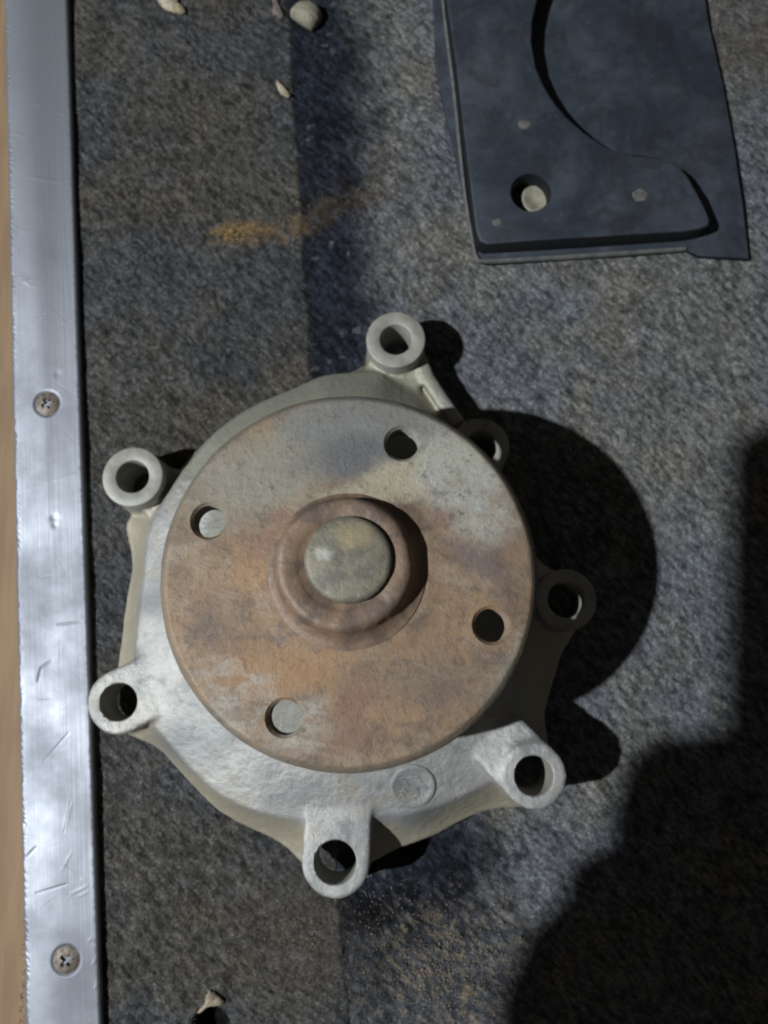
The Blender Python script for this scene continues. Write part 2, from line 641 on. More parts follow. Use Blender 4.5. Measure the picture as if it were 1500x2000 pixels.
# side skirts
Ul, Ur = U[:, :1] - 0.12, U[:, -1:] + 0.08
U2 = np.hstack([Ul, U, Ur])
V2 = np.hstack([Vv[:, :1], Vv, Vv[:, -1:]])
Z2 = np.hstack([np.full_like(Ul, 0.0), Z, np.full_like(Ur, 0.0)])
t = NT('brushed_aluminium')
br = t.noise(700, 4, 0.6, stretch=(1.6, 0.03, 1))
st_ = t.noise(28, 5, 0.65)
t.set('Base Color', t.mix(t.ramp(st_, 0.35, 0.75), (0.30, 0.312, 0.348), (0.205, 0.213, 0.24)))
t.set('Metallic', 0.70)
t.set('Roughness', t.ramp(st_, 0.3, 0.7, 0.50, 0.64))
t.set('Anisotropic', 0.3)
t.set('Normal', t.bump(br, 0.55, 0.08, t.bump(t.noise(1600, 3, 0.7), 0.12, 0.06)))
M_STRIP = t.m
strip = empty('sill_strip', (float(S0[0]) * MM, float(S0[1]) * MM, 0))
strip.rotation_euler = (0, 0, math.atan2(sn[1], sn[0]))
tag(strip, 'scratched silver aluminium trim strip screwed down along the left side', 'trim strip')
grid_obj('strip_plate', U2, V2, Z2, M_STRIP, strip)

t = NT('rusty_screw')
nz = t.noise(900, 5, 0.65)
t.set('Base Color', t.mix(t.ramp(nz, 0.35, 0.7), (0.22, 0.195, 0.165), (0.09, 0.065, 0.042)))
t.set('Metallic', 0.35).set('Roughness', 0.6)
t.set('Normal', t.bump(nz, 0.6, 0.2))
M_SCREW = t.m
for k, c in enumerate(SCREWS):
    V_, F_ = lathe([(0, -1.5), (3.6, -1.5), (4.25, -0.25), (4.1, 0.15), (3.2, 0.55), (1.8, 0.85), (0, 0.95)], 40)
    me = raw_mesh('s', V_, F_)
    cr = []
    for q in range(2):
        b = bmesh.new()
        bmesh.ops.create_cube(b, size=1)
        bmesh.ops.scale(b, vec=(6.6, 1.15, 3), verts=b.verts)
        for v in b.verts:
            if v.co.z < 0:
                v.co.x *= 0.35
        bmesh.ops.rotate(b, cent=(0, 0, 0), matrix=Matrix.Rotation(math.pi / 2 * q + (0.5 if k == 0 else 0.75), 3, 'Z'), verts=b.verts)
        bmesh.ops.translate(b, vec=(0, 0, 1.05), verts=b.verts)
        m2 = bpy.data.meshes.new('c')
        b.to_mesh(m2)
        b.free()
        cr.append(m2)
    me = cut(me, cr)
    sharp(me, 40)
    o = link('screw', me, M_SCREW, strip)
    o.location = (c[0] * MM, c[1] * MM, (S_TOP - 0.5) * MM)

# ================================================================== WATER PUMP
TILT = math.radians(3.2)
lean = np.array([-0.25, 0.97])
lean = lean / np.linalg.norm(lean)
ax = Vector((-lean[1], lean[0], 0))             # rotate z towards the lean direction
RP = np.array(Matrix.Rotation(TILT, 3, ax))
if (RP @ np.array([0, 0, 1.0]))[:2] @ lean < 0:
    RP = np.array(Matrix.Rotation(-TILT, 3, ax))
NRM = RP @ np.array([0, 0, 1.0])
ZD = 54.0                                       # height of the flange face above the gasket plane
OZ = 3.8
dc = at(678, 1116, OZ + ZD * NRM[2])
OP = dc - RP @ np.array([0, 0, ZD])


def pl(u, v, zl):
    """pixel -> pump coordinates on the plane zl above the gasket face"""
    d = ray(u, v)
    s = (zl - NRM @ (CAM_POS - OP)) / (NRM @ d)
    return RP.T @ (CAM_POS + d * s - OP)


pump = empty('water_pump', OP * MM)
pump.rotation_euler = Matrix(RP.tolist()).to_euler()
tag(pump, 'used car water pump with a rusty round flange on a cast aluminium housing', 'water pump')

# --- castings' outlines, taken as polar curves about the pump axis
TH = 7.0
Z0, Z1 = 2.0, 13.0
P0 = [(735, 700), (690, 728), (600, 750), (484, 798), (412, 852), (352, 915), (300, 985), (258, 1000), (240, 1020), (254, 1065), (257, 1110),
      (247, 1170), (239, 1225), (234, 1280), (225, 1330), (215, 1400), (262, 1444), (298, 1452), (335, 1490), (375, 1535), (425, 1583),
      (480, 1615), (535, 1640), (575, 1668), (600, 1700), (715, 1690), (764, 1662), (830, 1640), (890, 1610), (940, 1586),
      (985, 1576), (1040, 1575), (1080, 1500), (1068, 1440), (1064, 1400), (1078, 1340), (1098, 1275), (1130, 1225), (1140, 1150),
      (1060, 1100), (1000, 1020), (975, 930), (965, 850), (905, 822), (882, 782), (853, 745), (828, 700)]
P1 = [(740, 728), (640, 731), (592, 750), (484, 799), (412, 853), (340, 945), (305, 1005), (290, 1060), (281, 1130), (274, 1200),
      (268, 1260), (268, 1330), (300, 1415), (338, 1462), (400, 1528), (470, 1574), (550, 1596), (655, 1605), (740, 1590), (800, 1592),
      (870, 1567), (940, 1536), (1000, 1500), (1030, 1440), (1000, 1350), (990, 1270), (980, 1180), (965, 1080), (935, 980), (900, 890),
      (852, 838), (838, 815), (806, 780), (766, 757)]


def polar(pts, z):
    q = spline([pl(u, v, z)[:2] for u, v in pts], 8)
    a = np.arctan2(q[:, 1], q[:, 0])
    o = np.argsort(a)
    a, r = a[o], np.hypot(q[:, 0], q[:, 1])[o]
    return lambda x: np.interp(x, a, r, period=2 * math.pi)


r0f, r1f = polar(P0, Z0), polar(P1, Z1)
NA = 360
AN = np.arange(NA) * 2 * math.pi / NA - math.pi
r0, r1 = r0f(AN), np.minimum(r1f(AN), r0f(AN) - 0.4)
k5 = np.ones(5) / 5


def smooth_c(v, it=2):
    for _ in range(it):
        v = np.convolve(np.concatenate([v[-2:], v, v[:2]]), k5, 'valid')
    return v


r0, r1 = smooth_c(r0), smooth_c(r1, 3)
rows = [(np.zeros(NA) + 0.01, 0 * r0), (r0 * 0.5, 0 * r0), (r0, 0 * r0), (r0, 0 * r0 + 2.2)]
for f in np.linspace(0, 1, 9)[1:]:
    rr = r0 + (r1 - r0) * f
    rows.append((rr, 2.2 + (Z1 - 2.2) * f ** 1.35 + 0 * r0))
for f in np.linspace(0, 1, 14)[1:]:
    rr = r1 * (1 - f) + 24.0 * f
    zz = Z1 + 11.0 * (1 - (1 - f) ** 1.6)
    # the cover bulges up higher on the upper (volute) side
    zz = zz + 3.0 * np.exp(-((np.abs(AN - 1.7)) / 0.75) ** 2) * math.sin(min(1, f * 3) * math.pi / 2)
    rows.append((rr, zz + 0 * r0))
rows.append((np.zeros(NA) + 22.0, 0 * r0 + ZD - TH))
rows.append((np.zeros(NA) + 0.01, 0 * r0 + ZD - TH))
V_, F_ = [], []
for rr, zz in rows:
    base = len(V_)
    V_ += [(rr[k] * math.cos(AN[k]), rr[k] * math.sin(AN[k]), zz[k]) for k in range(NA)]
    if base:
        F_ += [(base - NA + k, base - NA + (k + 1) % NA, base + (k + 1) % NA, base + k) for k in range(NA)]
F_.append(tuple(range(NA))[::-1])
F_.append(tuple(range(len(V_) - NA, len(V_))))
body = raw_mesh('body', V_, F_)

BH = 15.5
BOSS = [  # pixel centre of the machined face, height, tongue?, outer r, bore r
    ((773, 663), BH + 1.0, False, 9.6, 5.1), ((259, 931), BH + 1, False, 9.6, 5.1), ((232, 1371), BH - 1.2, True, 9.6, 5.5),
    ((655, 1684), BH - 1.2, True, 9.9, 6.0), ((1043, 1515), BH + 3.5, True, 9.4, 5.5), ((1105, 1171), BH + 2, False, 9.2, 5.4),
    ((938, 872), BH, False, 9.2, 5.3)]
parts = [body]
bores = []
BC = []
for (uv, h, tongue, ro, ri) in BOSS:
    c = pl(uv[0], uv[1], h)
    BC.append((c[0], c[1], h + 0.12, (ri + 1.3) if tongue else ro, ri))
    V_, F_ = lathe([(0, 0), (ro + 0.9, 0), (ro + 0.2, 3), (ro - (0 if tongue else 0.5), h - 3.2), (ro - (0 if tongue else 0.7), h + (0.25 if tongue else -0.9)), (0, h + (0.25 if tongue else -0.9))], 48, c[0], c[1])
    parts.append(raw_mesh('p', V_, F_))
    d = -np.array([c[0], c[1]])
    L = np.linalg.norm(d)
    d = d / L
    nn = np.array([-d[1], d[0]])
    w0_, w1_ = (ro + 0.1, ro - 0.6) if tongue else (ro - 3.0, ro + 2.5)
    hh = (h + 0.25) if tongue else (h - 6.5)
    ln_ = 22 if tongue else 20
    q = [np.array(c[:2]) + nn * w0_, np.array(c[:2]) - nn * w0_, np.array(c[:2]) + d * ln_ - nn * w1_, np.array(c[:2]) + d * ln_ + nn * w1_]
    V_ = [(p[0], p[1], 0) for p in q] + [(p[0], p[1], hh if i_ < 2 else min(hh, 16.5)) for i_, p in enumerate(q)]
    parts.append(raw_mesh('p', V_, [(0, 1, 2, 3)[::-1], (4, 5, 6, 7), (0, 1, 5, 4), (1, 2, 6, 5), (2, 3, 7, 6), (3, 0, 4, 7)]))
    V_, F_ = lathe([(0, -4), (ri + 0.25, -4), (ri + 0.25, h + 6), (0, h + 6)], 48, c[0], c[1])
    bores.append(raw_mesh('c', V_, F_))
# the rib from the top lug down to the upper right lug
rib = [pl(u, v, 9.0) for u, v in ((818, 700), (836, 742), (862, 782), (892, 826))]
for a_, b_ in zip(rib[:-1], rib[1:]):
    d = (b_ - a_)[:2] / np.linalg.norm((b_ - a_)[:2])
    nn = np.array([-d[1], d[0]])
    q = [a_[:2] - d * 1.0 + nn * 2.3, a_[:2] - d * 1.0 - nn * 2.3, b_[:2] + d * 1.0 - nn * 2.3, b_[:2] + d * 1.0 + nn * 2.3]
    V_ = [(p[0], p[1], 0) for p in q] + [(p[0], p[1], 11.0) for p in q]
    parts.append(raw_mesh('p', V_, [(0, 1, 2, 3)[::-1], (4, 5, 6, 7), (0, 1, 5, 4), (1, 2, 6, 5), (2, 3, 7, 6), (3, 0, 4, 7)]))
bm = bmesh.new()
for p in parts:
    bm.from_mesh(p)
bmesh.ops.recalc_face_normals(bm, faces=bm.faces)
me = bpy.data.meshes.new('union')
bm.to_mesh(me)
bm.free()
ob = temp(me)
m = ob.modifiers.new('r', 'REMESH')
m.mode = 'VOXEL'
m.voxel_size = 0.62
m = ob.modifiers.new('s', 'SMOOTH')
m.factor = 0.5
m.iterations = 14
me = bake(ob)
# casting unevenness
co = np.empty(len(me.vertices) * 3, np.float32)
me.vertices.foreach_get('co', co)
no = np.empty(len(me.vertices) * 3, np.float32)
me.vertices.foreach_get('normal', no)
co, no = co.reshape(-1, 3), no.reshape(-1, 3)
dd = 0.5 * (fbm(co[:, 0] / 9 + co[:, 2] / 9, co[:, 1] / 9, 4, 4) - 0.5) + 0.22 * (fbm(co[:, 0] / 1.7, co[:, 1] / 1.7 + co[:, 2] / 2, 8, 3) - 0.5)
co = co + no * dd[:, None]
me.vertices.foreach_set('co', co.ravel())
me.update()
me = cut(me, bores)

t = NT('cast_aluminium')
n1 = t.noise(45, 5, 0.6)
n2 = t.noise(420, 5, 0.7)
n3 = t.noise(160, 4, 0.6, stretch=(0.35, 1.6, 1), rot=0.2)
geo = t.n('ShaderNodeNewGeometry')
clean = (0.42, 0.41, 0.385)
c = t.mix(t.ramp(n1, 0.35, 0.7), clean, (0.29, 0.29, 0.285))
c = t.mix(t.ramp(t.noise(95, 6, 0.7, 0.3), 0.50, 0.68, 0, 0.75), c, (0.20, 0.205, 0.20))
c = t.mix(t.ramp(t.noise(60, 6, 0.7, 0.8), 0.54, 0.70, 0, 0.6), c, (0.33, 0.285, 0.20))
c = t.mix(t.math('MULTIPLY', t.spot((0, 0), 52, 0.1, 1, 1, 0, 5, 80), 0.9), c, (0.20, 0.195, 0.16))
c = t.mix(t.ramp(n3, 0.52, 0.78, 0, 0.55), c, (0.24, 0.25, 0.245))
# oily tan varnish on the lower casting skin
sx = t.n('ShaderNodeSeparateXYZ')
t.t.links.new(t.co, sx.inputs[0])
zz = t.math('ADD', sx.outputs['Z'], t.math('MULTIPLY', t.math('SUBTRACT', n1, 0.5), 0.014))
low = t.ramp(zz, 0.0085, 0.0135, 1, 0)
c = t.mix(t.math('MULTIPLY', low, 0.85), c, (0.40, 0.355, 0.26))
# olive film on the upper dome
pm = pl(650, 770, 16)
c = t.mix(t.math('MULTIPLY', t.spot((pm[0] - 8, pm[1] - 4), 60, 0.35, 1.0, 0.45, 0.35, 10), 0.8), c, (0.27, 0.265, 0.20))
for (u, v, r_, k_) in [(585, 1545, 5, .6), (345, 1440, 7, .7), (300, 1180, 4, .8), (820, 1600, 5, .7), (1040, 1446, 3, .7), (390, 1460, 8, .5), (790, 1550, 4, .2)]:
    p_ = pl(u, v, 14)
    c = t.mix(t.math('MULTIPLY', t.spot(p_, r_ * 1.6, 0.8, 1.4, 0.8, 0.4, 6, 200), k_), c, (0.22, 0.23, 0.23))
c = t.mix(t.ramp(n2, 0.62, 0.75, 0, 0.5), c, (0.30, 0.29, 0.26))
t.set('Base Color', c)
t.set('Metallic', 0.42)
t.set('Roughness', t.ramp(n1, 0.3, 0.7, 0.40, 0.54))
t.set('Normal', t.bump(t.noise(620, 6, 0.75), 0.85, 0.42, t.bump(t.noise(1300, 4, 0.7, stretch=(0.4, 1.5, 1)), 0.5, 0.16)))
M_CAST = t.m
link('housing', me, M_CAST, pump)

t = NT('machined_aluminium')
n1 = t.noise(180, 5, 0.6)
c = t.mix(t.ramp(n1, 0.35, 0.72), (0.33, 0.32, 0.285), (0.22, 0.21, 0.18))
c = t.mix(t.ramp(t.noise(600, 4, 0.7), 0.6, 0.8, 0, 0.6), c, (0.26, 0.24, 0.19))
t.set('Base Color', c)
t.set('Metallic', 0.2).set('Roughness', 0.55)
t.set('Normal', t.bump(t.noise(800, 4, 0.6), 0.3, 0.15))
M_MACH = t.m
for (x, y, h, ro, ri) in BC:
    V_, F_ = tube(ro, ri, 0.3, h, x, y, 0.42)
    me = raw_mesh('lug', V_, F_)
    sharp(me, 50)
    link('mounting_lug', me, M_MACH, pump)

# founder's round mark: a raised pad with worn strokes
mk = pl(806, 1537, 15.0)
dgk = bpy.context.evaluated_depsgraph_get()
bm = bmesh.new()
V_, F_ = lathe([(0, -3), (6.6, -3), (6.6, 0.0), (6.3, 0.14), (5.5, 0.14), (5.1, 0.0), (0, 0.0)], 56)
mm_ = raw_mesh('m', V_, F_)
bm.from_mesh(mm_)
for (x0, y0, x1, y1, w) in [(-3.4, 3.4, 0.4, 3.2, .45), (-1.9, 3.2, -1.5, 0.2, .5), (-4.2, -0.6, -2.2, -0.4, .5), (-3.6, -0.8, -3.2, -3.0, .55),
                            (0.2, 2.0, 2.2, 2.4, .4), (2.2, 2.4, 2.6, 0.6, .45), (-0.6, -1.0, 1.6, -0.6, .45), (1.4, -0.8, 1.0, -3.2, .4),
                            (3.2, -0.2, 3.8, -1.8, .5), (-1.4, -3.4, 0.2, -3.8, .35)]:
    d = Vector((x1 - x0, y1 - y0, 0))
    r = bmesh.ops.create_cube(bm, size=1)
    M4 = Matrix.Translation(((x0 + x1) / 2, (y0 + y1) / 2, 0.1)) @ Matrix.Rotation(math.atan2(d.y, d.x), 4, 'Z') @ Matrix.Diagonal((d.length, w * 2.0, 0.08, 1))
    bmesh.ops.transform(bm, matrix=M4, verts=r['verts'])
me = bpy.data.meshes.new('mark')
bm.to_mesh(me)
bm.free()
sharp(me, 40)
mark = link('cast_mark', me, M_CAST, pump)
# seat it on the casting: sample the casting's height under it
hs = [o for o in pump.children if o.name == 'housing'][0]
hco = np.empty(len(hs.data.vertices) * 3, np.float32)
hs.data.vertices.foreach_get('co', hco)
hco = hco.reshape(-1, 3) / MM


def cast_height(x, y, r=1.2):
    m_ = np.hypot(hco[:, 0] - x, hco[:, 1] - y) < r
    return float(hco[m_, 2].max()) if m_.any() else 10.0


zc = cast_height(mk[0], mk[1])
mk = pl(806, 1537, zc)
zc = cast_height(mk[0], mk[1])
e = 4.0
gxx = (cast_height(mk[0] + e, mk[1]) - cast_height(mk[0] - e, mk[1])) / (2 * e)
gyy = (cast_height(mk[0], mk[1] + e) - cast_height(mk[0], mk[1] - e)) / (2 * e)
mark.data.transform(Matrix.Translation((mk[0] * MM, mk[1] * MM, (zc - 0.12) * MM)) @ Vector((-gxx, -gyy, 1)).to_track_quat('Z', 'Y').to_matrix().to_4x4())

# --- flange disc
dl, dr = pl(313, 1142, ZD), pl(1050, 1142, ZD)
dt, db = pl(690, 791, ZD), pl(690, 1500, ZD)
RD = float((dr - dl)[0] / 2) * 1.012
DCX, DCY = float((dl + dr)[0] / 2), float((dt + db)[1] / 2)
print('disc radius', RD, 'centre offset', DCX, DCY, 'origin', OP)
DCX, DCY = DCX * 0.5, DCY * 0.5


def wob(a, z):
    return 0.0016 * math.sin(3 * a + 0.5) + 0.001 * math.sin(11 * a) + 0.0006 * math.sin(29 * a + z)


HR = 17.0
prof = [(0, ZD - TH), (RD - 1.2, ZD - TH), (RD, ZD - TH + 1.0), (RD, ZD - 2.1), (RD - 0.15, ZD - 1.75), (RD - 1.7, ZD - 0.15), (RD - 1.95, ZD - 0.02), (RD - 2.6, ZD)]
prof += [(r, ZD + 0.05 * math.sin(r * 1.7)) for r in np.linspace(RD - 5, 25, 12)]
prof += [(24.0, ZD + 0.06), (22.8, ZD + 0.2), (21.6, ZD + 0.32), (20.0, ZD + 0.36), (0, ZD + 0.36)]
V_, F_ = lathe(prof, 160, 0, 0, wob)
V_ = [(x + DCX * min(1, math.hypot(x, y) / RD), y + DCY * min(1, math.hypot(x, y) / RD), z) for x, y, z in V_]
disc = raw_mesh('disc', V_, F_)
cutters = []
HOLES = [pl(u, v, ZD) for u, v in ((786, 866), (408, 1017), (556, 1402), (960, 1221))]
for p in HOLES:
    pr = [(0, ZD - TH - 2)]
    z = ZD - TH - 2
    while z < ZD - 0.9:
        pr += [(4.25, z), (4.25, z + 0.12), (4.75, z + 0.5), (4.75, z + 0.6)]
        z += 1.0
    pr += [(4.5, ZD - 0.6), (5.0, ZD - 0.05), (5.1, ZD + 3), (0, ZD + 3)]
    V_, F_ = lathe(pr, 40, p[0], p[1])
    cutters.append(raw_mesh('c', V_, F_))
disc = cut(disc, cutters)
sharp(disc, 32)

t = NT('rusty_steel')
n1 = t.noise(38, 6, 0.6, 0.6)
n2 = t.noise(110, 5, 0.65, 0.4)
n3 = t.noise(70, 5, 0.7, stretch=(0.35, 1.5, 1), rot=0.1)
n4 = t.noise(900, 4, 0.7)
c = t.mix(t.ramp(n1, 0.36, 0.66), (0.195, 0.135, 0.09), (0.28, 0.178, 0.10))
c = t.mix(t.ramp(n2, 0.46, 0.66, 0, 0.85), c, (0.125, 0.088, 0.068))
c = t.mix(t.ramp(t.noise(160, 5, 0.7, 0.8, stretch=(0.5, 1.2, 1), rot=0.5), 0.56, 0.7, 0, 0.7), c, (0.12, 0.088, 0.072))
c = t.mix(t.ramp(n3, 0.52, 0.74, 0, 0.6), c, (0.30, 0.235, 0.165))
c = t.mix(t.ramp(t.noise(55, 6, 0.7, 1.0, stretch=(0.6, 1.2, 1), rot=0.3), 0.50, 0.66, 0, 0.75), c, (0.30, 0.235, 0.165))
c = t.mix(t.ramp(t.noise(75, 6, 0.72, 1.2), 0.58, 0.70, 0, 0.6), c, (0.095, 0.075, 0.065))
# patch of worn grey metal at the top, round the threaded hole


def P(u, v):
    return pl(u, v, ZD)


c = t.mix(t.math('MULTIPLY', t.spot(P(560, 900), 34, 0.7, 1.3, 0.55, 0.45, 14, 60), 0.85), c, (0.25, 0.235, 0.19))
c = t.mix(t.math('MULTIPLY', t.spot(P(740, 850), 25, 0.45, 1.25, 0.6, -0.2, 9, 90), 0.92), c, (0.175, 0.175, 0.165))
c = t.mix(t.math('MULTIPLY', t.spot(P(700, 895), 16, 0.7, 1.5, 0.5, 0.1, 9, 90), 0.9), c, (0.115, 0.115, 0.12))
c = t.mix(t.math('MULTIPLY', t.spot(P(800, 930), 20, 0.6, 1.5, 0.38, 0.35, 12, 120), 0.95), c, (0.36, 0.315, 0.225))
pk = t.spot(P(905, 945), 17, 0.6, 0.9, 1.35, 0.5, 14, 130)
c = t.mix(t.math('MULTIPLY', pk, t.ramp(n2, 0.3, 0.6, 0.3, 1.0)), c, (0.35, 0.345, 0.30))
c = t.mix(t.math('MULTIPLY', t.spot(P(885, 1000), 13, 0.8, 0.8, 1.2, 0.2, 12, 200), t.ramp(t.noise(260, 4, 0.7), 0.48, 0.62, 0, 0.9)), c, (0.12, 0.115, 0.10))
c = t.mix(t.math('MULTIPLY', t.spot(P(935, 1095), 10, 0.85, 1.6, 0.6, -0.5, 8, 160), 0.75), c, (0.155, 0.115, 0.105))
c = t.mix(t.math('MULTIPLY', t.spot(P(860, 1345), 10, 0.9, 1.5, 0.7, -0.3, 8, 160), 0.6), c, (0.14, 0.105, 0.085))
c = t.mix(t.math('MULTIPLY', t.spot(P(1000, 1320), 12, 0.9, 0.6, 1.5, -0.5, 8, 160), 0.7), c, (0.21, 0.20, 0.165))
for (u, v, r_, sx_, ro_) in [(690, 1370, 8, 1.2, .5), (680, 1440, 7, 1.2, .2), (525, 1060, 5, 0.5, .1), (545, 1010, 4, 0.9, .7), (530, 1130, 4, 0.5, 0), (500, 1080, 6, 0.6, .2), (860, 1010, 4.5, 1.3, 0)]:
    c = t.mix(t.math('MULTIPLY', t.spot(P(u, v), r_, 0.9, sx_, 1, ro_, 7, 150), 0.7), c, (0.20, 0.108, 0.075))
for (u, v, r_) in [(470, 1310, 12), (620, 1290, 10), (560, 1330, 9), (480, 1120, 9)]:
    c = t.mix(t.math('MULTIPLY', t.spot(P(u, v), r_, 0.9, 1.6, .8, .1, 10, 150), 0.6), c, (0.32, 0.18, 0.085))
fl = t.noise(230, 5, 0.7, stretch=(0.6, 1.4, 1))
for (u, v, r_) in [(425, 1335, 6), (440, 1375, 6), (460, 1425, 6), (520, 1375, 5.5), (500, 1335, 5), (580, 1440, 9), (600, 1385, 7), (420, 1300, 6)]:
    c = t.mix(t.math('MULTIPLY', t.spot(P(u, v), r_, 0.85, 1.5, 0.75, 0.3, 6, 200), t.ramp(fl, 0.36, 0.62, 0, 0.7)), c, (0.36, 0.335, 0.29))
rimm = t.math('SUBTRACT', 1.0, t.spot((DCX, DCY), RD - 0.2, 0.05, 1, 1, 0, 3, 120))
c = t.mix(t.math('MULTIPLY', rimm, 0.75), c, (0.175, 0.155, 0.125))
c = t.mix(t.ramp(t.noise(330, 6, 0.75), 0.54, 0.68, 0, 0.6), c, (0.10, 0.075, 0.058))
c = t.mix(t.ramp(t.noise(260, 6, 0.75, 0.5), 0.60, 0.72, 0, 0.5), c, (0.30, 0.235, 0.16))
c = t.mix(t.ramp(n4, 0.52, 0.76, 0, 0.55), c, (0.10, 0.07, 0.052))
t.set('Base Color', c)
t.set('Roughness', t.ramp(n2, 0.3, 0.7, 0.62, 0.46))
t.set('Metallic', 0.12)
t.set('Specular IOR Level', 0.45)
t.set('Normal', t.bump(n4, 0.6, 0.2, t.bump(n2, 0.5, 0.6, t.bump(t.noise(330, 6, 0.75), 0.8, 0.4))))
M_RUST = t.m
disc_o = link('flange_disc', disc, M_RUST, pump)

hz = ZD + 0.4
hub_c = pl(669, 1097, ZD + 6.4)
V_, F_ = lathe([(0, hz - 1), (20.2, hz - 1), (20.2, hz + 0.35), (18.9, hz + 0.7), (18.0, hz + 1.5), (17.4, hz + 2.8), (17.1, hz + 4.6), (16.7, hz + 5.5), (15.9, hz + 6.05),
                (14.8, hz + 6.15), (12.4, hz + 5.8), (11.6, hz + 5.55), (11.1, hz + 5.2), (0, hz + 5.2)], 160)
me = raw_mesh('hub', V_, F_)
for v in me.vertices:
    f = min(1, max(0, (v.co.z - hz) / 3.0))
    v.co.x += hub_c[0] * f * 0.75
    v.co.y += hub_c[1] * f * 0.75
    an_ = math.atan2(v.co.y, v.co.x)
    w_ = float(fbm(np.array(4 * math.cos(an_) + 9), np.array(4 * math.sin(an_) + v.co.z), 3, 3)) - 0.5
    v.co.x *= 1 + 0.035 * w_ * f
    v.co.y *= 1 + 0.035 * w_ * f
    v.co.z += 0.7 * w_ * f
sharp(me, 60)
t = NT('rusty_hub')
n1 = t.noise(85, 6, 0.7, 0.9)
n4 = t.noise(700, 4, 0.7)
c = t.mix(t.ramp(n1, 0.40, 0.62), (0.215, 0.14, 0.09), (0.115, 0.08, 0.064))
c = t.mix(t.ramp(t.noise(150, 5, 0.6), 0.55, 0.75, 0, 0.7), c, (0.24, 0.18, 0.14))
c = t.mix(t.ramp(n4, 0.55, 0.8, 0, 0.4), c, (0.12, 0.08, 0.06))
t.set('Base Color', c).set('Roughness', 0.55).set('Metallic', 0.1)
t.set('Normal', t.bump(n4, 0.6, 0.2, t.bump(t.noise(220, 5, 0.7), 0.7, 0.5)))
hub = link('hub', me, t.m, disc_o)

sc = pl(680, 1090, ZD + 8)
V_, F_ = lathe([(0, ZD + 3), (10.9, ZD + 3), (10.9, ZD + 7.3), (10.5, ZD + 7.9), (9.6, ZD + 8.15), (4, ZD + 8.2), (0, ZD + 8.2)], 72, sc[0] * 0.9, sc[1] * 0.9)
me = raw_mesh('shaft', V_, F_)
sharp(me, 50)
t = NT('shaft_steel')
n1 = t.noise(130, 5, 0.65, 0.4)
c = t.mix(t.ramp(n1, 0.42, 0.58), (0.205, 0.18, 0.13), (0.13, 0.12, 0.095))
q = pl(635, 1080, ZD + 8)
c = t.mix(t.math('MULTIPLY', t.spot(q, 2.6, 0.8, 1.2, 1, 0, 5, 400), 0.8), c, (0.40, 0.40, 0.36))
q = pl(690, 1045, ZD + 8)
c = t.mix(t.math('MULTIPLY', t.spot(q, 5, 0.9, 1.3, 1, 0, 4, 200), 0.7), c, (0.33, 0.26, 0.14))
c = t.mix(t.ramp(t.noise(420, 4, 0.7), 0.6, 0.72, 0, 0.6), c, (0.36, 0.35, 0.31))
t.set('Base Color', c).set('Roughness', 0.5).set('Metallic', 0.2)
t.set('Normal', t.bump(t.noise(350, 6, 0.75), 0.8, 0.4))
link('shaft_end', me, t.m, hub)

# impeller under the gasket face: what the pump actually rests on
V_, F_ = lathe([(0, -5.4), (27, -5.4), (30, -4.8), (30.5, -4), (27, -1.5), (24, 0.5), (0, 0.5)], 72)
me = raw_mesh('imp', V_, F_)
sharp(me, 40)
link('impeller', me, M_RUST, pump)

# ================================================================== RUBBER PAD
t = NT('black_rubber')
n1 = t.noise(40, 5, 0.65, 0.5)
n2 = t.noise(260, 5, 0.7)
c = t.mix(t.ramp(n1, 0.35, 0.72), (0.021, 0.027, 0.038), (0.056, 0.064, 0.080))
c = t.mix(t.ramp(n2, 0.55, 0.82, 0, 0.5), c, (0.085, 0.09, 0.10))
for (u, v, r_, k_) in [(1418, 300, 11, .6), (1270, 312, 5, .6), (1130, 250, 9, .4), (920, 240, 10, .35), (1340, 400, 6, .5), (1110, 40, 16, .2)]:
    p_ = at(u, v, 6)
    c = t.mix(t.math('MULTIPLY', t.spot((p_[0], p_[1]), r_, 0.95, 0.8, 1.5, 0.3, 8, 150), k_), c, (0.15, 0.16, 0.18))
gn = t.n('ShaderNodeNewGeometry')
sz = t.n('ShaderNodeSeparateXYZ')
t.t.links.new(gn.outputs['Normal'], sz.inputs[0])
c = t.mix(t.ramp(t.noise(75, 5, 0.65, 0.6), 0.45, 0.72, 0, 0.8), c, (0.020, 0.021, 0.024))
c = t.mix(t.ramp(sz.outputs['Z'], 0.35, 0.9), (0.007, 0.008, 0.010), c)  # side walls near black by normal: their shade is put into the colour
t.set('Base Color', c)
t.set('Roughness', t.ramp(n2, 0.3, 0.7, 0.5, 0.7))
t.set('Specular IOR Level', 0.35)
t.set('Normal', t.bump(n2, 0.3, 0.25, t.bump(t.noise(1400, 3, 0.6), 0.2, 0.1)))
M_RUB = t.m
t = NT('dusty_rubber_edge')
n2 = t.noise(300, 5, 0.7)
t.set('Base Color', t.mix(t.ramp(n2, 0.3, 0.75), (0.125, 0.125, 0.115), (0.055, 0.058, 0.062)))
t.set('Roughness', 0.8)
M_LIP = t.m

